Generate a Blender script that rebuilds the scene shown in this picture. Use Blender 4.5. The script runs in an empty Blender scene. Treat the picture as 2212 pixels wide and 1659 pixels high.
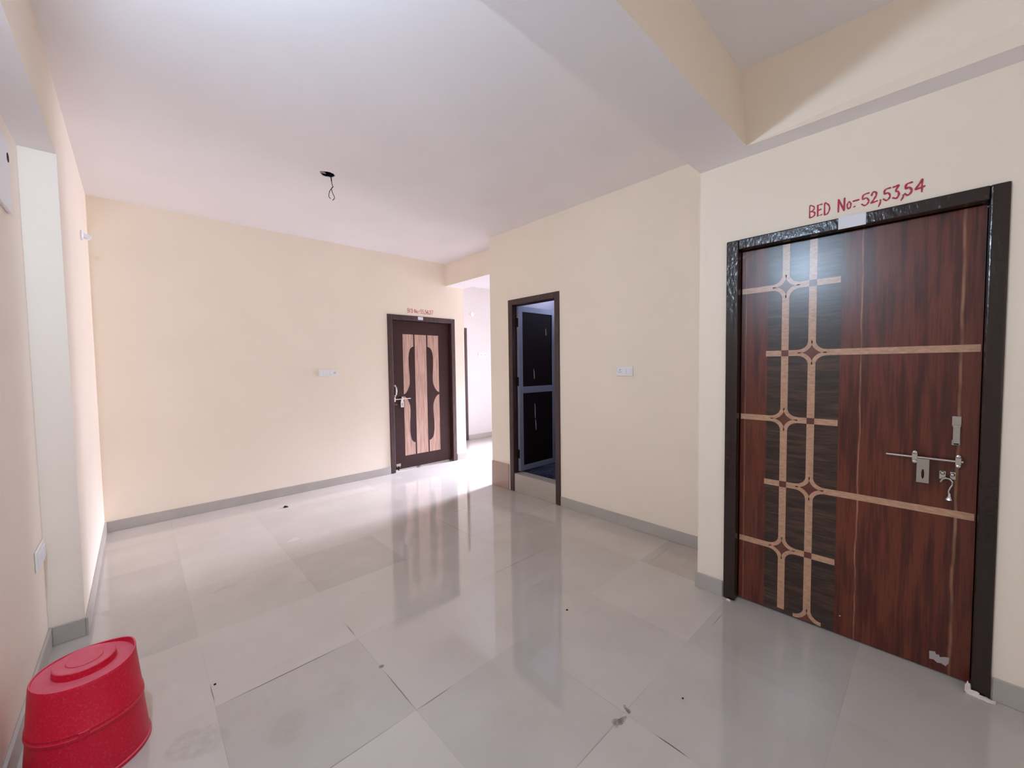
import bpy, bmesh, math, random
from mathutils import Vector, Matrix
random.seed(7)
S = bpy.context.scene
C = S.collection

# ---------------------------------------------------------------- camera
F = Vector((0.68387013, 0.7282218, -0.04488492))
R = Vector((0.72848335, -0.68493466, -0.0132862))
U = Vector((0.04041854, 0.02361188, 0.99890381))
cam_d = bpy.data.cameras.new('camera'); cam = bpy.data.objects.new('camera', cam_d); C.objects.link(cam)
m = Matrix.Identity(4)
for i in range(3):
    m[i][0] = R[i]; m[i][1] = U[i]; m[i][2] = -F[i]
m[0][3], m[1][3], m[2][3] = 0, 0, 1.4162
cam.matrix_world = m
cam_d.sensor_fit = 'HORIZONTAL'; cam_d.sensor_width = 36; cam_d.lens = 864.9872/2212*36
cam_d.clip_start = .05
S.camera = cam

# ---------------------------------------------------------------- world, exposure, daylight, added fill
S.view_settings.view_transform = 'Standard'; S.view_settings.look = 'None'
S.view_settings.gamma = 1; S.view_settings.use_curve_mapping = False
S.view_settings.exposure = 0.26
w = bpy.data.worlds.new('world'); S.world = w; w.use_nodes = True
w.node_tree.nodes['Background'].inputs[0].default_value = (.72, .82, 1, 1)
w.node_tree.nodes['Background'].inputs[1].default_value = 1.0
try:
    S.cycles.use_denoising = True; S.cycles.denoiser = 'OPENIMAGEDENOISE'
    S.cycles.max_bounces = 10; S.cycles.diffuse_bounces = 7; S.cycles.glossy_bounces = 4
    S.cycles.sample_clamp_indirect = 6
except Exception: pass

def area(name, loc, direction, sx, sy, power, col):
    d = bpy.data.lights.new(name, 'AREA'); d.shape = 'RECTANGLE'; d.size = sx; d.size_y = sy
    d.energy = power; d.color = col
    o = bpy.data.objects.new(name, d); C.objects.link(o); o.location = loc
    o.rotation_euler = Vector(direction).to_track_quat('-Z', 'Y').to_euler()
    return o
area('daylight_passage_window', (8.2, 4.35, 1.45), (-1, 0, 0), 1.3, 2.1, 50, (.90, .88, 1)).data.spread = math.radians(75)
area('sky_passage_window', (8.2, 4.35, 2.2), (-1, .0, -.585), 1.2, .8, 135, (.72, .76, 1)).data.spread = math.radians(38)
area('daylight_bedroom_window', (2.9, 8.1, 1.4), (0, -1, 0), 1.2, 1.2, 70, (.85, .90, 1))
area('daylight_bathroom_vent', (4.95, 2.6, 2.45), (-1, 0, 0), .5, .3, 20, (.66, .68, 1))
area('added_front_fill', (.4, -2.75, 1.35), (0, 1, 0), 1.3, 1.5, 4, (.95, .97, 1))  # fill lamp added behind the camera for soft ambient light
area('added_side_fill', (2.78, -1.7, 1.35), (-1, 0, 0), 1.2, 1.4, 9, (.78, .84, 1))  # unseen fill lamp, added to brighten the left wall

# ---------------------------------------------------------------- numbers of the room (metres)
R1, R2, R3, L1, L2 = 3.0786, 2.5514, 2.421, -.3796, -.2498
D, HC, HB, HC2 = 4.971, 2.9115, 2.5692, 2.9
YE, YS, YB, YP, HL = 3.638, 1.0176, .7274, 3.1143, 2.528
XE, RB, HB2, D2, ZB = 3.68, 3.359, 2.596, 6.167, .096
FRONT = -2.6

# ---------------------------------------------------------------- node helpers
def s2l(c):
    return tuple(((v/255)/12.92 if v/255 <= .04045 else ((v/255+.055)/1.055)**2.4) for v in c)+(1,)
def mat(name, col, rough=.5, metal=0, spec=.5, coat=0, coat_rough=.1):
    ma = bpy.data.materials.new(name); ma.use_nodes = True
    b = ma.node_tree.nodes['Principled BSDF']
    b.inputs['Base Color'].default_value = s2l(col); b.inputs['Roughness'].default_value = rough
    b.inputs['Metallic'].default_value = metal; b.inputs['Specular IOR Level'].default_value = spec
    b.inputs['Coat Weight'].default_value = coat; b.inputs['Coat Roughness'].default_value = coat_rough
    return ma, ma.node_tree, b
class NT:
    def __init__(s, nt): s.nt = nt
    def n(s, t, **k):
        nd = s.nt.nodes.new(t)
        for a, v in k.items(): setattr(nd, a, v)
        return nd
    def l(s, a, b): s.nt.links.new(a, b)
    def put(s, sock, v):
        if hasattr(v, 'links') or isinstance(v, bpy.types.NodeSocket): s.l(v, sock)
        else: sock.default_value = v
    def math(s, op, a, b=0, c=0, clamp=False):
        nd = s.n('ShaderNodeMath', operation=op, use_clamp=clamp)
        s.put(nd.inputs[0], a); s.put(nd.inputs[1], b); s.put(nd.inputs[2], c)
        return nd.outputs[0]
    def mix(s, f, a, b, mode='MIX'):
        nd = s.n('ShaderNodeMix', data_type='RGBA', blend_type=mode)
        s.put(nd.inputs[0], f); s.put(nd.inputs[6], a); s.put(nd.inputs[7], b)
        return nd.outputs[2]
    def obj(s): return s.n('ShaderNodeTexCoord').outputs['Object']
    def scale(s, v, sc, loc=(0, 0, 0)):
        nd = s.n('ShaderNodeMapping'); s.l(v, nd.inputs[0]); nd.inputs['Scale'].default_value = sc
        nd.inputs['Location'].default_value = loc
        return nd.outputs[0]
    def noise(s, v, scale=5, detail=3, rough=.5):
        nd = s.n('ShaderNodeTexNoise'); s.l(v, nd.inputs['Vector']); nd.inputs['Scale'].default_value = scale
        nd.inputs['Detail'].default_value = detail; nd.inputs['Roughness'].default_value = rough
        return nd.outputs['Fac']
    def ramp(s, f, stops):
        nd = s.n('ShaderNodeValToRGB'); s.l(f, nd.inputs[0]); e = nd.color_ramp.elements
        while len(e) < len(stops): e.new(.5)
        for el, (p, c) in zip(e, stops): el.position = p; el.color = c
        return nd.outputs[0]
    def rng(s, v, a, b, c, d):
        nd = s.n('ShaderNodeMapRange', clamp=True); s.l(v, nd.inputs[0])
        for i, x in enumerate((a, b, c, d)): nd.inputs[i+1].default_value = x
        return nd.outputs[0]
    def bump(s, h, strength, dist, bsdf):
        nd = s.n('ShaderNodeBump'); nd.inputs['Strength'].default_value = strength
        nd.inputs['Distance'].default_value = dist; s.l(h, nd.inputs['Height']); s.l(nd.outputs[0], bsdf.inputs['Normal'])

def paint(name, col, rough=.55, bump=.15):
    ma, nt, b = mat(name, col, rough, spec=.35); t = NT(nt); o = t.obj()
    n = t.noise(o, 1.7, 3); c1 = s2l(col); c2 = s2l([v*.988 for v in col])
    t.l(t.mix(t.rng(n, .35, .65, 0, 1), c1, c2), b.inputs['Base Color'])
    t.bump(t.noise(o, 90, 3), bump, .002, b)
    return ma
CREAM = paint('cream_paint', (246, 232, 213))
LEFT_LIT = paint('left_wall_lit_cream', (247, 235, 221))  # cream whitened: the left wall's overexposed brightness is put into its colour
WHITE = paint('white_ceiling_paint', (245, 241, 243))
BATHP = paint('pale_tile_paint', (225, 225, 238), .3)
FARP = paint('passage_paint', (222, 216, 212))

def skirting(name, c):
    ma, nt, b = mat(name, c, .3); t = NT(nt); o = t.obj()
    n = t.noise(o, 4, 5, .6)
    t.l(t.mix(t.rng(n, .3, .7, 0, 1), s2l([v*.94 for v in c]), s2l(c)), b.inputs['Base Color'])
    return ma
SKIRT = skirting('skirting_tile', (184, 177, 169))
SKIRTP = skirting('pink_skirting_tile', (180, 152, 136))
SLAB = skirting('threshold_stone', (180, 170, 158))

def floor_mat():
    ma, nt, b = mat('vitrified_tile', (190, 182, 175), .1, spec=.9); t = NT(nt); o = t.obj()
    at = t.n('ShaderNodeVertexColor', layer_name='tint').outputs[0]
    dist = t.n('ShaderNodeTexNoise'); t.l(o, dist.inputs['Vector']); dist.inputs['Scale'].default_value = 9; dist.inputs['Detail'].default_value = 4
    off = t.n('ShaderNodeVectorMath', operation='MULTIPLY_ADD'); t.l(dist.outputs['Color'], off.inputs[0])
    off.inputs[1].default_value = (.13, .13, 0); off.inputs[2].default_value = (-.065, -.065, 0)
    wob = t.n('ShaderNodeVectorMath', operation='ADD'); t.l(o, wob.inputs[0]); t.l(off.outputs[0], wob.inputs[1]); wob = wob.outputs[0]
    small = t.n('ShaderNodeVectorMath', operation='MULTIPLY_ADD'); t.l(dist.outputs['Color'], small.inputs[0])
    small.inputs[1].default_value = (.006, .006, 0); t.l(o, small.inputs[2]); small = small.outputs[0]
    cl = t.noise(o, 2.2, 4, .55)
    col = t.mix(t.rng(cl, .3, .75, 0, .3), at, s2l((216, 208, 198)))
    sx = t.n('ShaderNodeSeparateXYZ'); t.l(o, sx.inputs[0])
    def line(c, o0, p):
        f = t.math('FRACT', t.math('ADD', t.math('DIVIDE', t.math('SUBTRACT', c, o0), p), 100.5))
        d = t.math('MULTIPLY', t.math('ABSOLUTE', t.math('SUBTRACT', f, .5)), p)
        return t.rng(d, .0007, .0017, 1, 0)
    g = t.math('MAXIMUM', line(sx.outputs[0], .79, .603), line(sx.outputs[1], .843, .604))
    gn = t.rng(t.noise(o, 1.6, 3), .45, .72, .04, .4)
    col = t.mix(t.math('MULTIPLY', g, gn), col, s2l((120, 110, 98)))
    brk = t.rng(t.noise(o, 24, 4, .65), .36, .58, .25, 1)
    def spot(x, y, rx, ry, rot, c, st, soft=.5, v=None):
        nonlocal col
        mp = t.n('ShaderNodeMapping', vector_type='TEXTURE'); t.l(v if v else wob, mp.inputs[0])
        mp.inputs['Location'].default_value = (x, y, 0); mp.inputs['Rotation'].default_value = (0, 0, math.radians(rot))
        mp.inputs['Scale'].default_value = (rx, ry, 1)
        ln = t.n('ShaderNodeVectorMath', operation='LENGTH'); t.l(mp.outputs[0], ln.inputs[0])
        f = t.rng(ln.outputs[1], 1-soft, 1, st, 0)
        if not v: f = t.math('MULTIPLY', f, brk)
        col = t.mix(f, col, s2l(c))
    T = (176, 164, 144); Gk = (160, 152, 142)
    spot(.87, 3.62, .14, .07, 15, T, 0.34); spot(.90, 3.64, .085, .035, 15, (210, 203, 198), 0.54)
    spot(.36, 3.14, .10, .035, 10, Gk, 0.27); spot(.47, 3.20, .05, .015, 30, Gk, 0.24)
    spot(.76, 2.86, .04, .03, 0, Gk, 0.27); spot(.99, 2.45, .025, .02, 0, T, 0.27)
    spot(.34, 1.95, .22, .09, 8, T, 0.31); spot(.12, 1.9, .09, .10, 30, Gk, 0.37, .2)
    spot(.38, 1.73, .10, .06, 40, Gk, 0.34, .3); spot(.16, 1.62, .08, .05, 20, Gk, 0.27)
    spot(.6, 1.75, .12, .05, 70, Gk, 0.19); spot(.45, 2.1, .22, .05, 5, T, 0.24)
    spot(3.0, 2.28, .12, .16, 20, T, 0.34); spot(1.42, 2.35, .10, .03, 10, T, 0.27)
    spot(1.75, 2.75, .18, .1, 30, T, 0.17); spot(2.95, 2.9, .12, .2, 10, T, 0.24)
    spot(-.20, 3.30, .035, .05, 0, Gk, 0.51); spot(-.19, 3.62, .035, .05, 0, Gk, 0.34)
    spot(2.75, 1.25, .25, .2, 0, Gk, 0.24); spot(.05, 2.28, .06, .07, 0, (212, 200, 184), 0.27)
    # open joints and cement crumbs pressed in them
    K = (78, 68, 60)
    spot(.47, 2.051, .27, .0032, 0, K, .9, .4, small); spot(.192, 2.15, .0025, .08, 0, (110, 100, 95), .8, .5, small)
    spot(.793, 1.6, .0035, .17, 0, K, .7, .6, small); spot(.795, 2.15, .003, .07, 0, K, .7, .6, small)
    spot(.88, 1.447, .1, .003, 0, K, .7, .5, small); spot(.45, 1.447, .35, .0028, 0, K, .6, .6, small)
    spot(1.2, .843, .2, .0025, 0, K, .5, .6, small); spot(1.396, .65, .0032, .075, 0, (60, 52, 45), .85, .4, small)
    spot(1.42, .86, .028, .012, 50, (70, 68, 48), .95, .2); spot(1.345, .838, .045, .017, 5, (70, 68, 50), .9, .2)
    spot(.80, 1.77, .02, .014, 0, (90, 80, 72), .8); spot(2.3, .807, .1, .003, 0, (90, 88, 84), .55, .6, small)
    spot(2.8, 1.39, .25, .003, 2, (110, 100, 90), .5, .6, small); spot(1.95, 2.05, .3, .003, 0, (110, 100, 90), .5, .6, small)
    spot(2.35, 3.21, .3, .003, 0, (100, 92, 86), .6, .6, small); spot(2.0, 3.0, .003, .3, 0, (110, 100, 94), .5, .6, small)
    t.l(col, b.inputs['Base Color'])
    r = t.rng(t.noise(o, 3.5, 4), .35, .75, .035, .09)
    t.l(r, b.inputs['Roughness'])
    t.bump(t.noise(o, 1.1, 2), .12, .006, b)
    return ma
TILE = floor_mat()

def bath_tile():
    ma, nt, b = mat('dark_bathroom_tile', (38, 40, 62), .25); t = NT(nt); o = t.obj()
    v = t.n('ShaderNodeTexNoise'); t.l(o, v.inputs['Vector']); v.inputs['Scale'].default_value = 14; v.inputs['Detail'].default_value = 1
    v.inputs['Distortion'].default_value = 2.2
    d = t.math('ABSOLUTE', t.math('SUBTRACT', v.outputs['Fac'], .56))
    t.l(t.mix(t.rng(d, .004, .016, .75, 0), s2l((38, 40, 62)), s2l((185, 185, 205))), b.inputs['Base Color'])
    return ma
BTILE = bath_tile()

def frame_paint(name, col, rough=.28):
    ma, nt, b = mat(name, col, rough, spec=.6); t = NT(nt); o = t.obj()
    n = t.noise(t.scale(o, (14, 14, 3)), 3, 4)
    t.l(t.mix(t.rng(n, .3, .7, 0, 1), s2l(col), s2l([v*.6 for v in col])), b.inputs['Base Color'])
    t.bump(t.noise(t.scale(o, (30, 30, 14)), 2, 3), .5, .004, b)
    return ma
FR1 = frame_paint('dark_varnished_frame', (40, 22, 20), .2)
FR2 = frame_paint('brown_painted_frame', (74, 45, 40), .4)
FR3 = frame_paint('brown_painted_frame_bathroom', (66, 34, 28), .45)

def laminate():
    ma, nt, b = mat('red_brown_wood_laminate', (95, 45, 32), .36, spec=.3, coat=.6, coat_rough=.25); t = NT(nt); o = t.obj()
    sp = t.n('ShaderNodeSeparateXYZ'); t.l(o, sp.inputs[0]); y, z = sp.outputs[1], sp.outputs[2]
    v1 = t.noise(t.scale(o, (1, 9, .7)), 3, 5, .6)
    v2 = t.noise(t.scale(o, (1, 70, 2.2)), 2, 3, .6)
    f = t.math('ADD', t.math('MULTIPLY', v1, .75), t.math('MULTIPLY', v2, .25))
    red = t.ramp(f, [(.3, s2l((44, 12, 7))), (.45, s2l((76, 25, 14))), (.56, s2l((104, 44, 26))), (.7, s2l((66, 26, 16)))])
    h1 = t.noise(t.scale(o, (1, 1.5, 16)), 2.2, 5, .65)
    h2 = t.noise(t.scale(o, (1, 5, 90)), 2, 3, .6)
    g = t.math('ADD', t.math('MULTIPLY', h1, .6), t.math('MULTIPLY', h2, .4))
    dark = t.ramp(g, [(.36, s2l((24, 16, 14))), (.5, s2l((52, 36, 28))), (.63, s2l((84, 56, 44)))])
    inband = t.math('MULTIPLY', t.math('GREATER_THAN', y, .342), t.math('LESS_THAN', y, .662))
    col = t.mix(inband, red, dark)
    wig = t.math('MULTIPLY', t.math('SUBTRACT', t.noise(t.scale(o, (0, 0, 1)), 3.2, 2), .5), .03)
    for y0, wd, st in ((.262, .0028, .65), (-.066, .0045, .6), (.771, .002, .5)):
        d = t.math('ABSOLUTE', t.math('SUBTRACT', t.math('ADD', y, wig if y0 < .7 else 0), y0))
        stn = t.rng(t.noise(t.scale(o, (0, 0, 1)), 5, 2), .4, .6, st*.35, st)
        col = t.mix(t.math('MULTIPLY', t.rng(d, wd*.4, wd*1.5, 1, 0), stn), col, s2l((178, 132, 100)))
    t.l(col, b.inputs['Base Color'])
    t.l(t.rng(v2, .3, .7, .3, .38), b.inputs['Roughness'])
    return ma
LAM = laminate()
def light_wood(name, a, bb, axis='Z', rough=.4):
    ma, nt, b = mat(name, a, rough); t = NT(nt); o = t.obj()
    n = t.noise(t.scale(o, (40, 40, 2) if axis == 'Z' else (20, 20, 60)), 1.5, 5, .65)
    t.l(t.mix(t.rng(n, .35, .68, 0, 1), s2l(a), s2l(bb)), b.inputs['Base Color'])
    return ma
TAN = light_wood('tan_inlay_wood', (196, 152, 122), (166, 122, 94), 'X', .36)
for _i, _v in (('Coat Weight', .7), ('Coat Roughness', .27)): TAN.node_tree.nodes['Principled BSDF'].inputs[_i].default_value = _v
PALE = light_wood('pale_streaked_wood', (212, 176, 158), (160, 122, 106))
BROWN = light_wood('chocolate_laminate', (60, 30, 27), (46, 22, 20), 'X', .5)
BROWN.node_tree.nodes['Principled BSDF'].inputs['Specular IOR Level'].default_value = .3
BLACKP = mat('black_panel', (22, 7, 9), .6, spec=.15)[0]
ALU = mat('aluminium', (150, 156, 170), .42, .55)[0]
CHROME = mat('chrome', (205, 203, 200), .22, 1)[0]
STEEL = mat('brushed_steel', (178, 172, 164), .38, .85)[0]
NICKEL = mat('satin_nickel', (236, 226, 222), .45, .3)[0]
DARKM = mat('dark_metal', (18, 13, 15), .7, spec=.2)[0]
PAPER = mat('white_paper', (232, 232, 240), .7)[0]
PLAST = mat('ivory_plastic', (240, 234, 228), .35)[0]
PLASTW = mat('white_plastic', (238, 238, 244), .35)[0]
PLASG = mat('grey_plastic_key', (205, 200, 200), .35)[0]
REDP = mat('red_wall_paint', (176, 22, 48), .5)[0]
GREYW = mat('faint_chalk', (150, 120, 112), .8)[0]
CEMENT = paint('white_plaster', (226, 212, 200), .9, .6)
RAW = paint('raw_cement', (150, 140, 132), .9, .6)
RUBBER = mat('black_rubber', (22, 18, 18), .7)[0]
def red_plastic():
    ma, nt, b = mat('dusty_red_plastic', (190, 22, 52), .5, spec=.3); t = NT(nt); o = t.obj()
    ge = t.n('ShaderNodeNewGeometry'); sp = t.n('ShaderNodeSeparateXYZ'); t.l(ge.outputs['Normal'], sp.inputs[0])
    up = t.rng(sp.outputs[2], .5, .95, 0, 1)
    dust = t.math('MULTIPLY', up, t.rng(t.noise(o, 26, 4, .6), .2, .6, .32, .5))
    specks = t.rng(t.noise(o, 130, 3, .7), .52, .75, 0, .2)
    f = t.math('MAXIMUM', dust, specks)
    t.l(t.mix(f, s2l((198, 12, 46)), s2l((212, 132, 144))), b.inputs['Base Color'])
    t.l(t.rng(f, 0, .5, .38, .7), b.inputs['Roughness'])
    return ma
RED = red_plastic()
def emit(name, col, s):
    ma = bpy.data.materials.new(name); ma.use_nodes = True; nt = ma.node_tree; nt.nodes.clear()
    e = nt.nodes.new('ShaderNodeEmission'); o = nt.nodes.new('ShaderNodeOutputMaterial')
    e.inputs[0].default_value = (*col, 1); e.inputs[1].default_value = s; nt.links.new(e.outputs[0], o.inputs[0])
    return ma
BULB = emit('lit_bulb', (.56, .76, 1), 2600)

# ---------------------------------------------------------------- mesh helpers
def obj(name, bm, ma, parent=None, smooth=False, bevel=0, seg=2, loc=None):
    me = bpy.data.meshes.new(name); bmesh.ops.recalc_face_normals(bm, faces=bm.faces) if name not in ('floor',) else None
    bm.to_mesh(me); bm.free(); me.materials.append(ma)
    o = bpy.data.objects.new(name, me); C.objects.link(o)
    if smooth:
        for p in me.polygons: p.use_smooth = True
    if parent: o.parent = parent
    if loc: o.location = loc
    if bevel:
        b = o.modifiers.new('bevel', 'BEVEL'); b.width = bevel; b.segments = seg; b.limit_method = 'ANGLE'
    return o
def struct(name, bm=None, ma=None, **k):
    if bm is None:
        o = bpy.data.objects.new(name, None); C.objects.link(o); o.empty_display_size = .1
    else: o = obj(name, bm, ma, **k)
    o['kind'] = 'structure'
    return o
def tag(o, label, cat, group=None):
    o['label'] = label; o['category'] = cat
    if group: o['group'] = group
    return o
def thing(name, loc, label, cat, group=None):
    o = bpy.data.objects.new(name, None); C.objects.link(o); o.location = loc; o.empty_display_size = .05
    return tag(o, label, cat, group)
def box(bm, x0, y0, z0, x1, y1, z1):
    v = [bm.verts.new((x, y, z)) for z in (z0, z1) for x, y in ((x0, y0), (x1, y0), (x1, y1), (x0, y1))]
    for f in ((0, 3, 2, 1), (4, 5, 6, 7), (0, 1, 5, 4), (1, 2, 6, 5), (2, 3, 7, 6), (3, 0, 4, 7)):
        bm.faces.new([v[i] for i in f])
def hexa(bm, p):
    v = [bm.verts.new(q) for q in p]
    for f in ((0, 3, 2, 1), (4, 5, 6, 7), (0, 1, 5, 4), (1, 2, 6, 5), (2, 3, 7, 6), (3, 0, 4, 7)):
        bm.faces.new([v[i] for i in f])
def B(*bs):
    bm = bmesh.new()
    for b in bs: box(bm, *b)
    return bm
def tube(bm, pts, r, seg=10, caps=True):
    pts = [Vector(p) for p in pts]; rings = []
    prev = None
    for i, p in enumerate(pts):
        t = (pts[min(i+1, len(pts)-1)]-pts[max(i-1, 0)]).normalized()
        if prev is None: a = t.orthogonal().normalized()
        else: a = (prev-t*prev.dot(t)).normalized()
        prev = a; b = t.cross(a); rr = r[i] if isinstance(r, (list, tuple)) else r
        rings.append([bm.verts.new(p+(a*math.cos(k*2*math.pi/seg)+b*math.sin(k*2*math.pi/seg))*rr) for k in range(seg)])
    for r0, r1 in zip(rings, rings[1:]):
        for k in range(seg): bm.faces.new((r0[k], r0[(k+1) % seg], r1[(k+1) % seg], r1[k]))
    if caps: bm.faces.new(rings[0][::-1]); bm.faces.new(rings[-1])
def lathe(bm, prof, seg=48, axis='Z', center=(0, 0, 0), fn=None):
    c = Vector(center); rings = []
    for j, (r, z) in enumerate(prof):
        ring = []
        for k in range(seg):
            a = 2*math.pi*k/seg; rr, zz = (r, z) if fn is None else fn(j, r, z, a)
            x, y = rr*math.cos(a), rr*math.sin(a)
            p = (x, y, zz) if axis == 'Z' else ((zz, x, y) if axis == 'X' else (x, zz, y))
            ring.append(bm.verts.new(c+Vector(p)))
        rings.append(ring)
    for r0, r1 in zip(rings, rings[1:]):
        for k in range(seg): bm.faces.new((r0[k], r0[(k+1) % seg], r1[(k+1) % seg], r1[k]))
    bm.faces.new(rings[0][::-1]); bm.faces.new(rings[-1])
def prism(bm, poly, fn, d):
    # poly in 2D, fn(u, v, depth) -> 3D
    a = [bm.verts.new(fn(u, v, 0)) for u, v in poly]; b = [bm.verts.new(fn(u, v, d)) for u, v in poly]
    bm.faces.new(a); bm.faces.new(b[::-1]); n = len(poly)
    for i in range(n): bm.faces.new((a[i], a[(i+1) % n], b[(i+1) % n], b[i]))
def lump(bm, c, sx, sy, sz, seed):
    rnd = random.Random(seed)
    r = bmesh.ops.create_icosphere(bm, subdivisions=3, radius=1)
    ph = [rnd.uniform(0, 6) for _ in range(6)]
    for v in r['verts']:
        p = v.co
        k = 1+.22*math.sin(3*p.x+ph[0])*math.cos(4*p.y+ph[1])+.12*math.sin(7*p.z+ph[2]+5*p.x)+.08*math.sin(11*p.y+ph[3])
        q = Vector((p.x*sx*k, p.y*sy*k, max(p.z, -.35)*sz*k)); v.co = Vector(c)+q
        v.co.z = max(v.co.z, c[2]-.0)

# ---------------------------------------------------------------- floor
def make_floor():
    bm = bmesh.new(); cl = bm.loops.layers.color.new('tint')
    xs = [.79+.603*k for k in range(-3, 14)]; ys = [.843+.604*k for k in range(-7, 14)]
    base = (222, 217, 212)
    rnd = random.Random(3)
    for i in range(len(xs)-1):
        for j in range(len(ys)-1):
            x0, x1, y0, y1 = xs[i], xs[i+1], ys[j], ys[j+1]
            x0 = max(x0, -.6)
            if x1 <= x0: continue
            k = rnd.uniform(.988, 1.008); c = list(base)
            xi, yj = round((xs[i]-.79)/.603), round((ys[j]-.843)/.604)
            T = {(0, 3): .955, (-1, 1): .95, (0, 0): .965, (3, 0): .945, (-1, 0): 1.01, (0, -1): .99, (1, 0): .975, (1, -1): .965,
                 (2, -1): .95, (-1, 3): .99, (-2, 4): .965, (-2, 3): .965, (0, 1): .99, (1, 2): 1.0}
            if (xi, yj) in T: k = 1-(1-T[(xi, yj)])*.55
            # keep joints of the bathroom and the walls apart: the floor runs under them
            v = [bm.verts.new(p) for p in ((x0, y0, 0), (x1, y0, 0), (x1, y1, 0), (x0, y1, 0))]
            f = bm.faces.new(v)
            lc = s2l([min(255, q*k) for q in c])
            for lo in f.loops: lo[cl] = lc
    bmesh.ops.remove_doubles(bm, verts=bm.verts, dist=.0005)
    # slab body under the tiles
    me = bpy.data.meshes.new('floor'); bm.to_mesh(me); bm.free(); me.materials.append(TILE)
    o = bpy.data.objects.new('floor', me); C.objects.link(o); o['kind'] = 'structure'
    so = o.modifiers.new('slab', 'SOLIDIFY'); so.thickness = .06; so.offset = -1
make_floor()

# ---------------------------------------------------------------- walls
T = .12
# back wall with the opening of door 55,56,57
struct('wall_back', B((L1-T, D, 0, 2.433, D+T, HC+.1), (3.504, D, 0, XE, D+T, HC+.1), (2.433, D, 2.124, 3.504, D+T, HC+.1)), CREAM)
# right wall with the small door
struct('wall_right', B((R1, YS-.15, 0, R1+T, 2.578, HC+.1), (R1, 3.320, 0, R1+T, YE, HC+.1), (R1, 2.578, 2.151, R1+T, 3.320, HC+.1)), CREAM)
# right wall, nearer part, with the big door and an added window opening
struct('wall_right', B((R2, FRONT, 0, R2+.15, -2.3, HC), (R2, -1.1, 0, R2+.15, -.182, HC), (R2, -2.3, 0, R2+.15, -1.1, .65), (R2, -2.3, 2.05, R2+.15, -1.1, HC), (R2, .863, 0, R2+.15, YS, HC), (R2, -.182, 2.12, R2+.15, .863, HC),
       (R2+.15, YS-.15, 0, R1-.0005, YS, HC)), CREAM)
# left wall: recessed near part, full pier in the far part
struct('wall_left', B((L1-T, FRONT, 0, L1, D, HC), (L1, YP, 0, L2, D, HC)), LEFT_LIT)
# front wall behind the camera with a window opening added for the fill lamp
struct('wall_front', B((L1-T, FRONT-T, 0, -.3, FRONT, HC), (1.1, FRONT-T, 0, R2+.15, FRONT, HC), (-.3, FRONT-T, 0, 1.1, FRONT, .6), (-.3, FRONT-T, 2.1, 1.1, FRONT, HC)), CREAM)
# passage walls
struct('wall_passage', B((R1+T, YE-T, 0, 8.1, YE, 2.95)), FARP)
struct('wall_passage_end', B((8.0, YE, 0, 8.1, 3.69, 2.95), (8.0, 5.01, 0, 8.1, D2+T, 2.95), (8.0, 3.69, 2.6, 8.1, 5.01, 2.95), (8.0, 3.69, 0, 8.1, 5.01, .3)), FARP)
struct('wall_far', B((XE-.12, D2, 0, 3.74, D2+T, 2.95), (4.622, D2, 0, 8.1, D2+T, 2.95), (3.74, D2, 2.15, 4.622, D2+T, 2.95)), FARP)
struct('wall_bedroom_right', B((XE-T, D+T, 0, XE, 8.0, 2.95)), FARP)
struct('wall_bedroom_left', B((1.9, D+T, 0, 2.0, 8.0, 2.95)), FARP)
struct('wall_bedroom_far', B((2.0, 7.9, 0, 2.3, 8.0, 2.95), (3.5, 7.9, 0, XE-T, 8.0, 2.95), (2.3, 7.9, 0, 3.5, 8.0, .8), (2.3, 7.9, 2.0, 3.5, 8.0, 2.95)), FARP)
# bathroom walls
struct('wall_bathroom_end', B((4.8, YS, .2, 4.9, 2.35, 2.95), (4.8, 2.85, .2, 4.9, YE-T, 2.95), (4.8, 2.35, .2, 4.9, 2.85, 2.3), (4.8, 2.35, 2.6, 4.9, 2.85, 2.95)), BATHP)
struct('wall_bathroom_side', B((R1+T, YS-.1, .2, 4.8, YS, 2.95)), BATHP)
struct('wall_bathroom_lining', B((R1+T, YE-T-.012, .2, 4.8, YE-T, 2.85)), BATHP)

# ceilings
def ceiling_hole():
    bm = bmesh.new(); cx, cy, r = 1.143, 3.264, .049; n = 32; h = .2
    x0, x1, y0, y1 = L2, RB, YS, D
    def quad(a, b, c, d): bm.faces.new([bm.verts.new((x, y, HC)) for x, y in ((a, b), (c, b), (c, d), (a, d))])
    quad(x0, y0, x1, cy-h); quad(x0, cy+h, x1, y1); quad(x0, cy-h, cx-h, cy+h); quad(cx+h, cy-h, x1, cy+h)
    inner, outer = [], []
    rn = random.Random(5)
    for k in range(n):
        a = 2*math.pi*k/n; ca, sa = math.cos(a), math.sin(a); q = h/max(abs(ca), abs(sa)); rr = r*(1+rn.uniform(-.05, .09))
        inner.append(bm.verts.new((cx+rr*ca, cy+rr*sa, HC))); outer.append(bm.verts.new((cx+q*ca, cy+q*sa, HC)))
    up = [bm.verts.new(v.co+Vector((0, 0, .006))) for v in inner]
    for k in range(n):
        j = (k+1) % n
        bm.faces.new((inner[k], inner[j], outer[j], outer[k])); bm.faces.new((inner[k], inner[j], up[j], up[k]))
    # body above, clear of the hole
    for b in ((x0, y0, HC+.03, cx-h, y1, HC+.1), (cx+h, y0, HC+.03, x1, y1, HC+.1), (cx-h, y0, HC+.03, cx+h, cy-h, HC+.1), (cx-h, cy+h, HC+.03, cx+h, y1, HC+.1)):
        box(bm, *b)
    return bm
struct('ceiling', ceiling_hole(), WHITE)
struct('ceiling', B((L1, FRONT, HC2, R2, YB+.03, HC2+.1)), WHITE)
struct('ceiling', B((R1+T+.001, YE-T, 2.95, 8.1, D2+T, 3.05)), WHITE)
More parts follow.
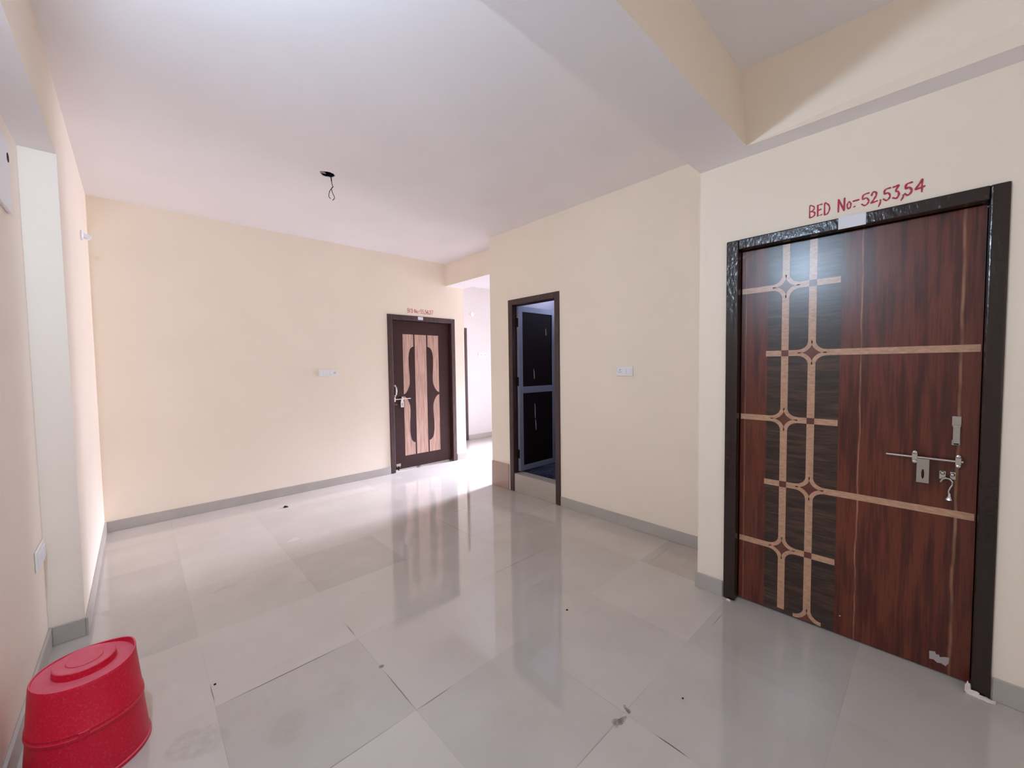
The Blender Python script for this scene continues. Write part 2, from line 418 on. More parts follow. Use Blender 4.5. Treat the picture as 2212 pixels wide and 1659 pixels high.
struct('ceiling', B((R1+T, YS-.1, 2.85, 4.9, YE-T, 2.95)), BATHP)
struct('ceiling', B((1.9, D+T, 2.95, XE, 8.0, 3.05)), WHITE)
struct('floor', B((R1+T, YS, .0005, 4.9, YE-T, .2)), BTILE)

# beams: cream sides with white undersides (soffit skins of white paint)
def beam(name, pts, axis_mat=CREAM):
    bm = bmesh.new(); hexa(bm, pts); o = struct(name, bm, axis_mat)
    o.data.materials.append(WHITE)
    for p in o.data.polygons:
        if p.normal.z < -.9: p.material_index = 1
    return o
beam('trim_1', [(L2, YB, HB), (R2, YB, HB), (R2, YS, HB), (L2, YS, HB), (L2, YB, HC+.05), (R2, YB, HC+.05), (R2, YS, HC+.05), (L2, YS, HC+.05)])
# beam above the big door; its inner face leans in a little towards the top
beam('trim_2', [(R3, FRONT, HB), (R2, FRONT, HB), (R2, YB, HB), (R3, YB, HB), (2.5, FRONT, HC2), (R2, FRONT, HC2), (R2, YB, HC2), (2.31, YB, HC2)])
beam('trim_3', [(L1, FRONT, HL), (L2, FRONT, HL), (L2, YP, HL), (L1, YP, HL), (L1, FRONT, HC), (L2, FRONT, HC), (L2, YP, HC), (L1, YP, HC)])
beam('trim_4', [(RB, YE, HB2), (XE, YE, HB2), (XE, D, HB2), (RB, D, HB2), (RB, YE, 3.0), (XE, YE, 3.0), (XE, D, 3.0), (RB, D, 3.0)])

# threshold slab of the bathroom
struct('trim_5', B((R1-.004, 2.640, .0005, R1+T, 3.252, .205)), SLAB, bevel=.003)

# skirting tiles
def skirt(name, b, ma=SKIRT): struct(name, B(b), ma, bevel=.0015, seg=1)
G = .0005; TS = .012
skirt('baseboard_back', (L2+TS, D-TS, G, 2.43, D-G, ZB))
skirt('baseboard_back', (3.508, D-TS, G, XE, D-G, ZB))
skirt('baseboard_right', (R1-TS, YS+.002, G, R1-G, 2.574, ZB))
skirt('baseboard_right', (R1-TS, 3.342, G, R1-G, YE, .292), SKIRTP)
skirt('baseboard_right', (R2-TS, .867, G, R2-G, YS+TS, ZB))
skirt('baseboard_right', (R2-TS, FRONT, G, R2-G, -.186, ZB))
skirt('baseboard_left', (L2+G, YP-TS, G, L2+TS, D-G, ZB))
skirt('baseboard_left', (L1+TS, YP-TS, G, L2, YP-G, ZB))
skirt('baseboard_left', (L1+G, FRONT, G, L1+TS, YP-G, ZB))
skirt('baseboard_far', (4.63, D2-TS, G, 8.0, D2-G, ZB))

# ---------------------------------------------------------------- windows out of view, front and side ones added for fill
def window(n, x0, x1, y0, y1, z0, z1):
    o = struct('window_%d' % n); t = .05
    if abs(x1-x0) > abs(y1-y0):
        bs = [(x0, y0, z0, x0+t, y1, z1), (x1-t, y0, z0, x1, y1, z1), (x0+t, y0, z0, x1-t, y1, z0+t), (x0+t, y0, z1-t, x1-t, y1, z1), ((x0+x1)/2-t/2, y0, z0+t, (x0+x1)/2+t/2, y1, z1-t)]
    else:
        bs = [(x0, y0, z0, x1, y0+t, z1), (x0, y1-t, z0, x1, y1, z1), (x0, y0+t, z0, x1, y1-t, z0+t), (x0, y0+t, z1-t, x1, y1-t, z1), (x0, (y0+y1)/2-t/2, z0+t, x1, (y0+y1)/2+t/2, z1-t)]
    obj('window_frame', B(*bs), PLASTW, o)
window(1, -.3, 1.1, FRONT-.09, FRONT-.03, .6, 2.1)  # unseen window, added to go with the front fill lamp
window(2, 8.02, 8.08, 3.69, 5.01, .3, 2.6)
window(3, 2.3, 3.5, 7.92, 7.98, .8, 2.0)
window(5, R2+.05, R2+.11, -2.3, -1.1, .65, 2.05)  # unseen window, added to go with the side fill lamp
window(4, 4.82, 4.88, 2.35, 2.85, 2.3, 2.6)

# ---------------------------------------------------------------- big door (door_1)
def frame_bm(axis, a0, a1, ia0, ia1, zt, izt, p0, p1, stop):
    # axis 'Y': the door lies in a wall x=const, spans a=y ; axis 'X': wall y=const, spans a=x
    bm = bmesh.new()
    def bx(u0, u1, d0, d1, z0, z1):
        if axis == 'Y': box(bm, d0, u0, z0, d1, u1, z1)
        else: box(bm, u0, d0, z0, u1, d1, z1)
    bx(a0, ia0, p0, p1, .0008, zt); bx(ia1, a1, p0, p1, .0008, zt); bx(ia0, ia1, p0, p1, izt, zt)
    # rebate behind the leaf
    bx(ia0, ia0+.012, stop, p1, .0008, izt); bx(ia1-.012, ia1, stop, p1, .0008, izt); bx(ia0+.012, ia1-.012, stop, p1, izt-.012, izt)
    return bm
d1 = struct('door_1')
obj('door_frame', frame_bm('Y', -.181, .862, -.128, .798, 2.119, 2.062, R2-.014, R2+.12, 2.638), FR1, d1, bevel=.007, seg=3)
XP = 2.598
leaf1 = obj('door_leaf', B((XP, -.125, .008, XP+.036, .795, 2.058)), LAM, d1)
def fy(x):  # maps (u=y, v=z, depth) onto the big leaf, proud of its face
    return lambda u, v, d: (x-d, u, v)
VY = (.578, .458); HZ = [1.829-.363*k for k in range(6)]; W = .0165
def inlay():
    bm = bmesh.new(); f = fy(XP); d = .0012; a = .062; tt = .0135
    def rect(u0, v0, u1, v1): prism(bm, [(u0, v0), (u1, v0), (u1, v1), (u0, v1)], f, d)
    stars = [(VY[k % 2], HZ[k]) for k in range(6)]; sq = [(VY[1-k % 2], HZ[k]) for k in range(5)]
    for vi, y in enumerate(VY):
        cuts = []
        for k, z in enumerate(HZ):
            cuts.append((z, a if k % 2 == vi else W))
        top = 2.055; z = top
        for zc, e in cuts:
            if zc+e < z and z > .012: rect(y-W, max(zc+e, .012), y+W, z)
            z = zc-e
        if z > .012: rect(y-W, .012, y+W, z)
    for k, z in enumerate(HZ[:5]):
        if k % 2 == 0: lo, hi = .345, .793      # reaches the hinge edge
        else: lo, hi = -.121, .668              # long bar to the lock side
        pts = sorted([(VY[0], a if k % 2 == 0 else W), (VY[1], a if k % 2 == 1 else W)])
        y = lo
        for yc, e in pts:
            rect(y, z-W*.95, yc-e, z+W*.95); y = yc+e
        rect(y, z-W*.95, hi, z+W*.95)
    for (y, z) in stars:
        for sy in (-1, 1):
            for sz in (-1, 1):
                if z < .1 and sz < 0: continue
                cx, cz = y+sy*a, z+sz*a; r0, r1 = a-W, a-W+tt+.006
                N = 12
                for i in range(N):
                    t0, t1 = math.pi/2*i/N, math.pi/2*(i+1)/N
                    q = []
                    for r, tq in ((r0, t0), (r1, t0), (r1, t1), (r0, t1)):
                        q.append((cx-sy*r*math.cos(tq), max(cz-sz*r*math.sin(tq), .012)))
                    if q[0][1] == q[1][1] == q[2][1] == q[3][1]: continue
                    prism(bm, q, f, d)
    return bm
obj('inlay', inlay(), TAN, leaf1)
DIAM = mat('red_brown_inlay', (98, 50, 38), .36, spec=.3, coat=.6, coat_rough=.25)[0]
bm = bmesh.new(); _a, _r = .062, .065
for k in range(6):
    y, z = VY[k % 2], HZ[k]
    if k < 5: prism(bm, [(VY[1-k % 2]+du*W, z+dv*W*.95) for du, dv in ((-1, -1), (1, -1), (1, 1), (-1, 1))], fy(XP), .0008)
    q = _a-math.sqrt(_r*_r-_a*_a); arc = []
    for i in range(9):
        t0 = math.atan2(q-_a, -_a)+(math.atan2(-_a, q-_a)-math.atan2(q-_a, -_a))*i/9
        arc.append((_a+_r*math.cos(t0), _a+_r*math.sin(t0)))
    loop = []
    for sy, sz, rev in ((1, 1, 0), (1, -1, 1), (-1, -1, 0), (-1, 1, 1)):
        A = arc if not rev else [(v, u) for u, v in arc]
        loop += [(y+sy*u, max(z+sz*v, .012)) for u, v in A]
    c = (y, max(z, .012)); n = len(loop)
    for i in range(n):
        p, q2 = loop[i], loop[(i+1) % n]
        if abs((p[0]-c[0])*(q2[1]-c[1])-(p[1]-c[1])*(q2[0]-c[0])) > 1e-9: prism(bm, [c, p, q2], fy(XP), .0008)
obj('diamond_inlay', bm, DIAM, leaf1)
hd = obj('pull_handle', B((XP-.006, -.0745, 1.128, XP-.0003, -.0465, 1.172), (XP-.006, -.0735, 1.045, XP-.0003, -.0475, 1.068), (XP-.024, -.071, 1.05, XP-.019, -.050, 1.128), (XP-.026, -.072, 1.124, XP-.004, -.049, 1.134), (XP-.024, -.070, 1.05, XP-.004, -.051, 1.058)), STEEL, leaf1, bevel=.002)
bm = bmesh.new(); tube(bm, [(XP-.024, .160, .979), (XP-.024, -.084, .977)], .0055, 12)
for yy in (.064, -.069):
    box(bm, XP-.030, yy-.009, .955, XP-.0003, yy+.009, 1.003)
    for zz in (.958, 1.0):
        r = bmesh.ops.create_icosphere(bm, subdivisions=2, radius=.0095)
        for v in r['verts']: v.co = Vector((XP-.028+v.co.x*.8, yy+v.co.y, zz+v.co.z))
obj('latch_bolt', bm, CHROME, leaf1, smooth=False, bevel=.001, seg=1)
bm = bmesh.new(); y0, y1, z0, z1, X0, X1 = .016, .056, .866, .975, XP-.034, XP-.030
def ring_plate(bm, o, i, f, d):
    # outer and inner loops with the same count
    a = [[bm.verts.new(f(u, v, q)) for u, v in L] for L in (o, i) for q in (0, d)]
    n = len(o)
    for k in range(n):
        j = (k+1) % n
        bm.faces.new((a[0][k], a[0][j], a[2][j], a[2][k])); bm.faces.new((a[1][k], a[3][k], a[3][j], a[1][j]))
        bm.faces.new((a[0][k], a[1][k], a[1][j], a[0][j])); bm.faces.new((a[2][k], a[2][j], a[3][j], a[3][k]))
def slot_loops(cx, cz, w, h, sw, sh, n=32, taper=1):
    o, i = [], []
    for k in range(n):
        t = 2*math.pi*k/n; c, s = math.cos(t), math.sin(t); q = 1/max(abs(c), abs(s))
        o.append((cx+w*c*q, cz+h*s*q)); i.append((cx+sw*c, cz-.014+sh*(s if True else 0)))
    return o, i
o_, i_ = slot_loops(.037, .920, .020, .054, .0045, .022)
ring_plate(bm, o_, i_, lambda u, v, d: (XP-.030-d, u, v), .004)
obj('hasp_plate', bm, STEEL, leaf1, bevel=.0006, seg=1)
bm = B((XP-.012, -.034, .890, XP-.0003, -.014, .927), (XP-.008, -.064, .893, XP-.0003, -.046, .926))
for yy, zz in ((-.024, .918), (-.054, .915)):
    r = bmesh.ops.create_icosphere(bm, subdivisions=2, radius=.008)
    for v in r['verts']: v.co = Vector((XP-.014+v.co.x, yy+v.co.y, zz+v.co.z))
tube(bm, [(XP-.02, -.018, .878), (XP-.022, -.024, .892), (XP-.024, -.034, .899), (XP-.025, -.046, .897), (XP-.025, -.054, .886), (XP-.024, -.054, .872), (XP-.022, -.048, .857), (XP-.02, -.044, .842), (XP-.02, -.045, .826)], .004, 8)
lathe(bm, [(.004, .03), (.006, .018), (.012, .008), (.015, 0), (.008, -.004)], 14, 'Z', (XP-.02, -.047, .804))
obj('staple_and_hook', bm, CHROME, leaf1, bevel=.0008, seg=1)
bm = bmesh.new(); lump(bm, (XP-.0005, .318, .105), .003, .004, .003, 4)
for v in bm.verts: v.co.x = min(v.co.x, XP)
obj('paint_fleck', bm, PAPER, leaf1)
bm = bmesh.new()
prism(bm, [(.793, 2.02), (.793, 2.033), (.775, 2.036), (.757, 2.034), (.745, 2.038), (.745, 2.022), (.757, 2.026), (.77, 2.02)], fy(XP), .0006)
obj('tape_remnant', bm, GREYW, leaf1)

bm = bmesh.new()
prism(bm, [(-.002, .088), (-.02, .094), (-.024, .082), (-.032, .086), (-.036, .076), (-.05, .084), (-.064, .088), (-.063, .062), (-.054, .044), (-.04, .05), (-.028, .046), (-.016, .055), (-.003, .052)], fy(XP-.0003), .0008)
tag(obj('torn_sticker', bm, mat('dusty_paper', (170, 158, 156), .8)[0]), 'small torn scrap of greyish sticker low on the big wood-grain door', 'sticker')

# ---------------------------------------------------------------- door 55,56,57 (door_2)
d2 = struct('door_2')
obj('door_frame', frame_bm('X', 2.434, 3.503, 2.500, 3.436, 2.123, 2.056, D-.012, D+.11, 5.057), FR2, d2, bevel=.006, seg=3)
YL = 5.02
leaf2 = obj('door_leaf', B((2.503, YL, .024, 3.433, YL+.034, 2.052)), BROWN, d2)
fx = lambda y: (lambda u, v, d: (u, y-d, v))
def strips():
    bm = bmesh.new(); f = fx(YL); d = .0012; zt, zb = 1.871, .197; Hh = zt-zb
    curve = [(1.0, .1), (.92, .101), (.79, .108), (.66, .123), (.57, .15), (.515, .19), (.515, .24), (.53, .28), (.57, .33), (.585, .37), (.56, .41), (.48, .435), (.35, .462), (.18, .483), (0, .492)]
    def mp(u, v, side):
        x = (2.675+.160*u) if side < 0 else (3.243-.179*u)
        return (x, zt-Hh*v)
    for side in (-1, 1):
        poly = [mp(0, 0, side), mp(1, 0, side)]+[mp(u, v, side) for u, v in curve]
        up = [(0, .0), (1, .0)]+curve
        # split into quads row by row to keep the concave outline exact
        rows = [(1.0, 0.0)]+curve
        for (u0, v0), (u1, v1) in zip(rows, rows[1:]):
            for flip in (False, True):
                a, b_ = (v0, v1) if not flip else (1-v0, 1-v1)
                if abs(a-b_) < 1e-6: continue
                q = [mp(0, a, side), mp(u0, a, side), mp(u1, b_, side), mp(0, b_, side)]
                if u1 == 0: q = q[:3]
                prism(bm, q, f, d)
    prism(bm, [(2.857, zb), (3.040, zb), (3.040, zt), (2.857, zt)], f, d)
    return bm
obj('inlay', strips(), PALE, leaf2)
bm = bmesh.new()
tube(bm, [(2.548, YL-.022, 1.152), (2.552, YL-.026, 1.1), (2.548, YL-.022, 1.048)], .0115, 12)
for z in (1.168, 1.034):
    lathe(bm, [(.008, 0), (.013, -.003), (.014, -.010), (.009, -.016)], 16, 'Y', (2.540, YL-.0005, z))
    tube(bm, [(2.540, YL-.012, z), (2.547, YL-.022, z+(-.014 if z > 1.1 else .014))], .006, 8)
obj('pull_handle', bm, NICKEL, leaf2, smooth=True)
bm = B((2.517, YL-.03, .955, 2.536, YL-.0003, 1.016), (2.634, YL-.03, .968, 2.652, YL-.0003, 1.017))
tube(bm, [(2.522, YL-.024, .985), (2.764, YL-.024, .988)], .0065, 10)
obj('latch_bolt', bm, NICKEL, leaf2, bevel=.002)
bm = bmesh.new(); o_, i_ = slot_loops(.0, .0, .021, .054, .0055, .026)
ring_plate(bm, [(2.630+u*(1-.25*(v > .03)), .928+v) for u, v in o_], [(2.630+u, .928+v) for u, v in i_], lambda u, v, d: (u, YL-.030-d, v), .004)
obj('hasp_plate', bm, NICKEL, leaf2)
bm = B((2.531, YL-.014, .070, 2.595, YL-.0003, .104))
for x in (2.545, 2.563, 2.582): tube(bm, [(x, YL-.010, .072), (x+.002, YL-.010, .05)], .004, 8)
obj('bottom_bolt', bm, STEEL, leaf2, bevel=.002)
bm = bmesh.new(); tube(bm, [(2.563, YL-.008, .066), (2.565, YL-.008, .012)], .009, 10)
obj('bolt_rod', bm, DARKM, leaf2)

# ---------------------------------------------------------------- bathroom door (door_3) standing open
d3 = struct('door_3')
bm = bmesh.new()
box(bm, R1-.012, 2.579, .0008, R1+.115, 2.640, 2.150); box(bm, R1-.012, 3.254, .0008, R1+.115, 3.319, 2.150); box(bm, R1-.012, 2.640, 2.088, R1+.115, 3.254, 2.150)
obj('door_frame', bm, FR3, d3, bevel=.006, seg=3)
YA, YA2, XA, XA2 = 3.214, 3.244, 3.130, 3.758
leaf3 = obj('door_leaf', B((XA, YA, .222, XA+.062, YA2, 2.082), (XA2-.062, YA, .222, XA2, YA2, 2.082), (XA+.062, YA, 2.022, XA2-.062, YA2, 2.082),
            (XA+.062, YA, 1.105, XA2-.062, YA2, 1.180), (XA+.062, YA, .222, XA2-.062, YA2, .282)), ALU, d3, bevel=.002)
for z0, z1 in ((1.180, 2.022), (.282, 1.105)):
    obj('door_panel', B((XA+.061, YA+.008, z0-.001, XA2-.061, YA2-.008, z1+.001)), BLACKP, leaf3)
for x, z0, z1, nm in ((3.585, 1.77, 1.86, 'pale_streak'), (3.375, 1.26, 1.38, 'pale_streak'), (3.385, .80, .98, 'pale_streak'), (3.395, .66, .79, 'pale_streak')):  # thin pale upright streaks on the dark panels
    bm = bmesh.new(); prism(bm, [(x, z1), (x+.006, z1-.01), (x+.012, (z0+z1)/2), (x+.012, z0), (x+.005, z0+.01), (x+.003, (z0+z1)/2)], fx(YA+.008), .0006)
    obj(nm, bm, PLASG, leaf3)
for z in (1.90, 1.24, .42):
    obj('hinge', B((XA-.006, YA+.004, z-.05, XA-.0005, YA2-.002, z+.05)), DARKM, leaf3, bevel=.001)

# ---------------------------------------------------------------- passage door (door_4)
d4 = struct('door_4')
obj('door_frame', frame_bm('X', 3.741, 4.621, 3.80, 4.565, 2.149, 2.09, D2-.015, D2+.1, D2+.075), FR2, d4, bevel=.005)
obj('door_leaf', B((3.803, D2+.04, .008, 4.562, D2+.074, 2.087)), BROWN, d4)

# ---------------------------------------------------------------- lettering
FONT = {
 'B': [[(0, 0), (0, 1), (.55, .97), (.85, .8), (.6, .58), (.05, .5)], [(.3, .53), (.85, .4), (.95, .2), (.6, .03), (0, 0)]],
 'E': [[(.95, 1), (0, .97), (0, 0), (1, .05)], [(0, .5), (.75, .55)]],
 'D': [[(0, 0), (0, 1), (.5, .95), (.95, .65), (.9, .3), (.5, .03), (0, 0)]],
 'N': [[(0, 0), (.02, 1)], [(.02, 1), (.95, .02)], [(.95, .02), (1, 1)]],
 'o': [[(.5, 1), (.05, .75), (0, .3), (.45, 0), (.95, .3), (.95, .75), (.5, 1)]],
 '.': [[(.3, .4), (.7, .6)]], '-': [[(0, .4), (1, .6)]],
 '5': [[(.95, 1), (.2, .93), (.08, .58), (.6, .62), (.95, .35), (.75, .08), (.35, .0), (0, .15)]],
 '2': [[(.08, .75), (.3, .98), (.75, .95), (.85, .68), (.5, .35), (.05, .05), (.5, .08), (1, .12)]],
 '3': [[(.1, .95), (.5, .97), (.92, 1), (.45, .62), (.85, .5), (.95, .25), (.6, .02), (.1, .1)]],
 '4': [[(.72, 1), (.35, .62), (0, .32), (.5, .35), (1, .42)], [(.74, 1), (.72, .5), (.72, 0)]],
 '6': [[(.85, 1), (.35, .75), (.05, .35), (.3, .03), (.8, .05), (.95, .35), (.6, .55), (.15, .35)]],
 '7': [[(.05, .95), (.5, .93), (1, .98), (.75, .5), (.45, 0)]],
 '9': [[(.9, .75), (.5, 1), (.1, .75), (.4, .5), (.9, .7), (.85, .4), (.55, 0)]],
 ',': [[(.75, 1), (.7, .6), (.1, 0)]]}
def smooth_pts(p, straight):
    if len(p) < 3 or straight: return [Vector((*q, 0)) for q in p]
    out = []; P = [Vector((*q, 0)) for q in p]
    for i in range(len(P)-1):
        a, b_, c, d = P[max(i-1, 0)], P[i], P[i+1], P[min(i+2, len(P)-1)]
        for k in range(6):
            t = k/6
            out.append(.5*((2*b_)+(-a+c)*t+(2*a-5*b_+4*c-d)*t*t+(-a+3*b_-3*c+d)*t*t*t))
    out.append(P[-1]); return out
def lettering(glyphs, f, wd, seed):
    bm = bmesh.new(); dd = [.0006]
    def nx():
        dd[0] += .0000035; return dd[0]
    rn = random.Random(seed)
    for g, a0, a1, z0, z1 in glyphs:
        for s in FONT[g]:
            pts = [(a0+(a1-a0)*p.x, z0+(z1-z0)*p.y) for p in smooth_pts(s, g in 'EN')]
            w_ = wd*rn.uniform(.9, 1.15); n = len(pts)
            L, Rr = [], []
            for i, (x, y) in enumerate(pts):
                x2, y2 = pts[min(i+1, n-1)]; x1, y1 = pts[max(i-1, 0)]
                dx, dy = x2-x1, y2-y1; l = math.hypot(dx, dy) or 1
                ww = w_*(1+.18*math.sin(i*.9+seed))/2
                L.append((x-dy/l*ww, y+dx/l*ww)); Rr.append((x+dy/l*ww, y-dx/l*ww))
            for i in range(n-1):
                q_ = nx(); bm.faces.new([bm.verts.new(f(u, v, q_)) for u, v in (L[i], Rr[i], Rr[i+1], L[i+1])])
            for i in range(n):
                ww = w_*(1+.18*math.sin(i*.9+seed))/2
                q_ = nx(); bm.faces.new([bm.verts.new(f(pts[i][0]+ww*math.cos(k*math.pi/6), pts[i][1]+ww*math.sin(k*math.pi/6), q_)) for k in range(12)])
    return bm
big = [('B', .470, .448, 2.155, 2.212), ('E', .437, .420, 2.155, 2.209), ('D', .409, .389, 2.153, 2.207), ('N', .355, .332, 2.152, 2.210),
 ('o', .321, .308, 2.155, 2.189), ('.', .298, .291, 2.157, 2.162), ('-', .298, .280, 2.185, 2.189), ('5', .267, .242, 2.154, 2.208), ('2', .235, .214, 2.156, 2.207),
 (',', .209, .200, 2.135, 2.163), ('5', .191, .169, 2.155, 2.208), ('3', .161, .140, 2.153, 2.210), (',', .134, .124, 2.140, 2.161), ('5', .121, .099, 2.157, 2.209), ('4', .088, .060, 2.157, 2.210)]
tag(obj('painted_lettering', lettering(big, lambda u, v, d: (R2-d, u, v), .0062, 1), REDP), 'red hand-painted words BED No:-52,53,54 on cream wall above the big door', 'lettering')
sm = [('B', 2.735, 2.760, 2.166, 2.218), ('E', 2.769, 2.781, 2.166, 2.216), ('D', 2.795, 2.812, 2.166, 2.216), ('N', 2.840, 2.863, 2.166, 2.216), ('o', 2.872, 2.886, 2.166, 2.196),
 ('.', 2.899, 2.906, 2.168, 2.173), ('-', 2.899, 2.914, 2.192, 2.195), ('5', 2.928, 2.950, 2.166, 2.220), ('5', 2.957, 2.982, 2.166, 2.218), (',', 2.999, 2.989, 2.150, 2.176),
 ('5', 3.004, 3.028, 2.166, 2.220), ('6', 3.035, 3.060, 2.164, 2.218), (',', 3.075, 3.069, 2.160, 2.176), ('5', 3.080, 3.102, 2.166, 2.221), ('7', 3.109, 3.133, 2.166, 2.221)]
sm = [(g, b_ if g == ',' else a, a if g == ',' else b_, c, d) for g, a, b_, c, d in sm]
tag(obj('painted_lettering', lettering(sm, lambda u, v, d: (u, D-d, v), .0052, 2), REDP), 'small red hand-painted words BED No:-55,56,57 above the distant brown door', 'lettering')
obj('chalk_number', lettering([('9', 2.536, 2.549, .905, .928), ('4', 2.556, 2.572, .900, .926)], lambda u, v, d: (u, YL-d, v), .004, 3), GREYW, leaf2)

# blank stickers on the door heads
tag(obj('sticker', B((R2-.0155, .250, 2.062, R2-.0143, .352, 2.1185)), PAPER), 'blank white sticker on top rail of the big wood-grain door frame', 'sticker')
tag(obj('sticker', B((2.884, D-.0135, 2.073, 2.964, D-.0123, 2.116)), PAPER), 'tiny blank white sticker on top rail of the distant brown door frame', 'sticker')

# ---------------------------------------------------------------- switch plates
def plate(face, a0, a1, z0, z1, label, mods, wall, sign, cat='switch'):
    # face 'X': on a wall y=const ; 'Y': on a wall x=const ; sign: direction into the room
    c = ((a0+a1)/2, wall, (z0+z1)/2) if face == 'X' else (wall, (a0+a1)/2, (z0+z1)/2)
    t = thing('switch_plate', c, label, cat)
    def bx(u0, u1, d0, d1, v0, v1):
        d0, d1 = sign*d0, sign*d1; d0, d1 = min(d0, d1), max(d0, d1)
        return (u0, d0, v0, u1, d1, v1) if face == 'X' else (d0, u0, v0, d1, u1, v1)
    w2, h2 = (a1-a0)/2, (z1-z0)/2
    obj('cover_plate', B(bx(-w2, w2, .0006, .010, -h2, h2)), PLAST, t, bevel=.004)
    n = len(mods); pw = (2*w2-.02)/n
    for i, kind in enumerate(mods):
        u = -w2+.01+pw*(i+.5)
        if kind == 's':
            obj('rocker', B(bx(u-pw*.4, u+pw*.4, .009, .0135, -h2*.62, h2*.62)), PLASTW, t, bevel=.0015)
        elif kind == 'k':
            bm = bmesh.new(); lathe(bm, [(.012, .009*sign), (.012, .018*sign), (.009, .020*sign)], 16, 'Y' if face == 'X' else 'X', (u, 0, 0) if face == 'X' else (0, u, 0))
            obj('regulator_knob', bm, PLASG, t)
        else:
            so = obj('socket', B(bx(u-pw*.42, u+pw*.42, .009, .012, -h2*.66, h2*.66)), PLASTW, t, bevel=.001)
            bm = bmesh.new()
            for du, dv, r in ((0, .012, .0042), (-.009, -.008, .0032), (.009, -.008, .0032)):
                lathe(bm, [(r, .0118*sign), (r, .0124*sign)], 12, 'Y' if face == 'X' else 'X', (u+du, 0, dv) if face == 'X' else (0, u+du, dv))
            obj('pin_holes', bm, DARKM, so)
    return t
plate('X', 1.556, 1.776, 1.322, 1.404, 'long ivory switch board at mid height on wide back wall', 'ssssk', D, -1)
plate('Y', 1.774, 1.926, 1.316, 1.401, 'ivory switch board with socket between bathroom door and big door', 'ssp', R1, -1)
plate('X', 4.89, 5.10, 1.60, 1.685, 'pale switch board on bright far wall beyond the opening', 'sksk', D2, -1)
plate('Y', 2.87, 3.085, .475, .575, 'low white socket plate on left wall beside the pier', 'ss', L1, 1, 'socket')
t = thing('junction_cover', (4.76, D2, 2.42), 'round white junction cover high on bright far wall', 'junction box')
bm = bmesh.new(); lathe(bm, [(.045, -.0006), (.045, -.008), (.035, -.014), (.01, -.016)], 24, 'Y'); obj('cover_disc', bm, PLAST, t)

# distribution box at the left edge
t = thing('distribution_box', (L1, 2.64, 2.265), 'white wall box with a dark oval knockout, high on left wall', 'electrical box')
obj('box_cover', B((.0006, -.19, -.155, .014, .165, .155)), PLASTW, t, bevel=.003)
bm = bmesh.new(); lathe(bm, [(.02, .0138), (.02, .0152)], 20, 'X', (0, .142, .082))
for v in bm.verts: v.co.z = .085+(v.co.z-.085)*1.0
obj('knockout', bm, DARKM, t)

# batten lamp holder on the left wall
t = thing('lamp_holder', (L2, 4.28, 2.405), 'empty white lamp holder jutting from left wall near the corner', 'lamp holder')
bm = bmesh.new(); lathe(bm, [(.036, .0006), (.036, .008), (.028, .016)], 24, 'X'); obj('base', bm, PLASTW, t, smooth=False)
bm = bmesh.new(); tube(bm, [(.012, 0, 0), (.024, 0, -.003), (.038, 0, -.009), (.048, 0, -.014)], [.02, .019, .0185, .021], 16); obj('socket_cup', bm, PLASTW, t)

# lit LED bulb on the left wall, just outside the picture
t = thing('led_bulb', (L2, 1.17, 2.405), 'lit cool-white bulb in a holder on the left wall under the beam', 'bulb')
t.location = (L1, 1.045, 2.458)
bm = bmesh.new(); lathe(bm, [(.034, .0006), (.034, .01), (.022, .02), (.02, .05)], 24, 'X'); obj('holder', bm, PLASTW, t)
bm = bmesh.new(); lathe(bm, [(.016, .05), (.02, .065), (.03, .085)], 24, 'X'); obj('bulb_body', bm, PLASTW, t)
bm = bmesh.new(); lathe(bm, [(.018, .0855), (.026, .098), (.026, .112), (.018, .124), (.006, .129)], 24, 'X'); obj('bulb_globe', bm, BULB, t, smooth=True)

# ---------------------------------------------------------------- ceiling fan box with dangling wire
t = thing('ceiling_fan_box', (1.143, 3.264, HC), 'open dark ceiling hole with dangling black wire loop', 'ceiling box')
bm = bmesh.new(); lathe(bm, [(.056, .0065), (.056, .09), (.001, .0905)], 32); 
bmesh.ops.delete(bm, geom=[f for f in bm.faces if len(f.verts) == 32 and abs(f.calc_center_median().z-.0065) < 1e-4], context='FACES_ONLY')
obj('metal_cup', bm, DARKM, t)
bm = bmesh.new(); tube(bm, [(-.047, 0, .05), (.047, 0, .05)], .005, 8); obj('cross_bar', bm, DARKM, t)
bm = bmesh.new(); lump(bm, (0, 0, 0), .020, .016, .004, 9)
for v in bm.verts: v.co = Vector((v.co.x-.040, v.co.y-.012, -abs(v.co.z)*.8-.0004))
obj('broken_plaster', bm, RAW, t)

def wire(pts, r):
    bm = bmesh.new(); tube(bm, [(x-1.143, y-3.264, z-HC) for x, y, z in pts], r, 8); return bm
Y0 = 3.27
obj('wire', wire([(1.158, 3.262, 2.955), (1.166, Y0, 2.909), (1.170, Y0, 2.895), (1.172, Y0, 2.872)], .0042), DARKM, t)
obj('wire_loop', wire([(1.172, Y0, 2.875), (1.174, Y0, 2.855), (1.178, Y0, 2.841), (1.183, Y0, 2.832), (1.172, Y0, 2.819), (1.162, Y0-.003, 2.803), (1.152, Y0-.005, 2.785), (1.147, Y0-.006, 2.76), (1.147, Y0-.006, 2.743), (1.160, Y0-.004, 2.734)], .0026), DARKM, t)
obj('wire_loop', wire([(1.181, Y0, 2.834), (1.172, Y0+.004, 2.819), (1.174, Y0+.005, 2.807), (1.178, Y0+.006, 2.79), (1.184, Y0+.007, 2.776), (1.191, Y0+.007, 2.765), (1.193, Y0+.007, 2.753), (1.187, Y0+.006, 2.738), (1.176, Y0+.004, 2.729)], .0026), DARKM, t)

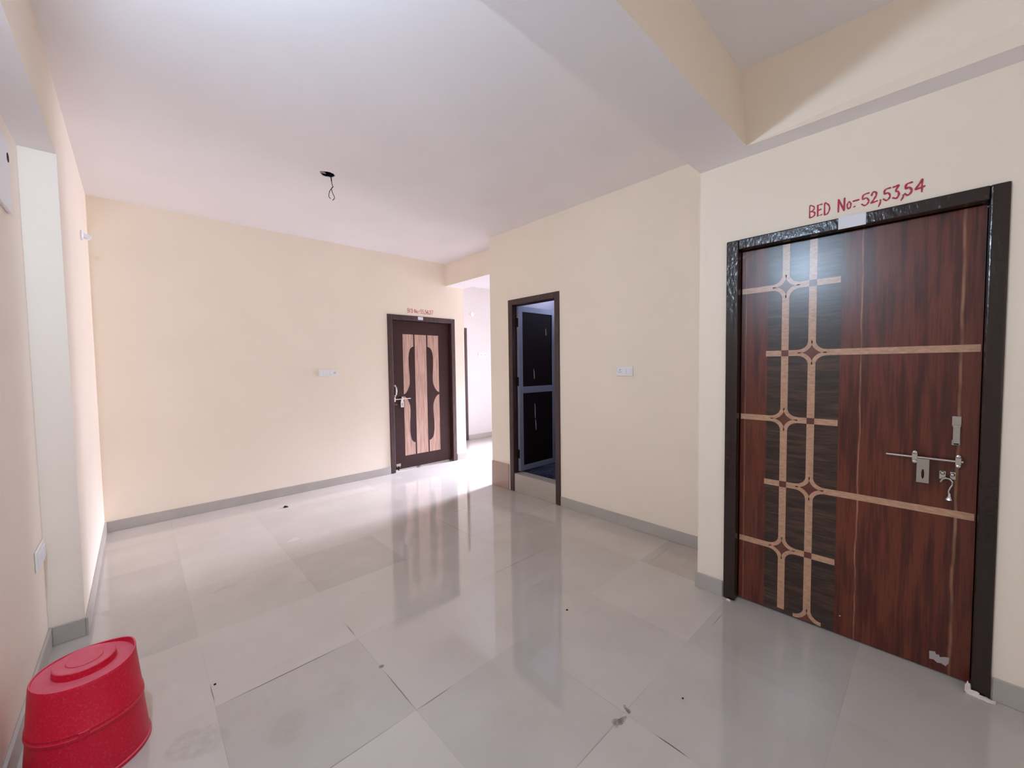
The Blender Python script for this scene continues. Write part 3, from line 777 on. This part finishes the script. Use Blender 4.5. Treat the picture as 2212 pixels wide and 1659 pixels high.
# ---------------------------------------------------------------- red bucket standing upside down
t = thing('plastic_bucket', (-.177, 2.11, 0), 'dusty red plastic bucket standing upside down beside the left wall', 'bucket')
def rim(j, r, z, a):
    d = (a-math.radians(18)+math.pi) % (2*math.pi)-math.pi
    k = math.exp(-(d/.62)**2); k2 = math.exp(-((d-math.pi*.0+2.95)/.25)**2)
    if 12 <= j <= 14: return r+(.0015*k), z+.014*k-.004*(1-k)
    return r, z
prof = [(.158, .0008), (.167, .0008), (.1675, .012), (.163, .015), (.1500, .170), (.1535, .175), (.1535, .182), (.1500, .186), (.1495, .192), (.1520, .196), (.1485, .202),
        (.1370, .338), (.1350, .350), (.1338, .352), (.1305, .351), (.1290, .3440), (.0860, .3440), (.0835, .3460), (.0820, .3690), (.0795, .3715),
        (.0530, .3715), (.0510, .3700), (.0480, .3700), (.0465, .3722), (.0060, .3722)]
bm = bmesh.new(); lathe(bm, prof, 96, fn=rim)
obj('bucket_body', bm, RED, t, smooth=True).modifiers.new('edge', 'EDGE_SPLIT').split_angle = math.radians(38)
bm = bmesh.new(); box(bm, -.014, -.1545, .176, .014, -.1495, .196)
obj('rim_tab', bm, RED, t, bevel=.002)

# ---------------------------------------------------------------- crumbs and plaster on the floor
for (x, y, sx, sy, sz, ma, lab) in ((1.066, 4.551, .022, .016, .014, RUBBER, 'tiny black crumb on floor near the skirting of the back wall'),
        (1.765, 1.439, .006, .006, .005, DARKM, 'dark speck alone in middle of the tiled floor'),
        (1.633, .708, .004, .004, .003, DARKM, 'dark speck on floor nearer the big door'),
        (.204, 2.199, .005, .005, .004, DARKM, 'dark speck on floor to the right of the red bucket')):
    bm = bmesh.new(); lump(bm, (0, 0, 0), sx, sy, sz, int(x*1000))
    tag(obj('crumb', bm, ma, loc=(x, y, .0006)), lab, 'debris')
bm = bmesh.new()
lump(bm, (2.522, -.168, .0006), .016, .026, .012, 21); lump(bm, (2.528, -.135, .0006), .010, .026, .016, 22); lump(bm, (2.532, -.118, .0006), .006, .008, .044, 23)
tag(obj('plaster_lump', bm, CEMENT), 'chipped white plaster at right foot of the big dark door frame', 'plaster')
bm = bmesh.new(); lump(bm, (2.524, .826, .0006), .008, .012, .010, 31)
tag(obj('plaster_lump', bm, CEMENT), 'small white plaster crumb at left foot of the big dark door frame', 'plaster')
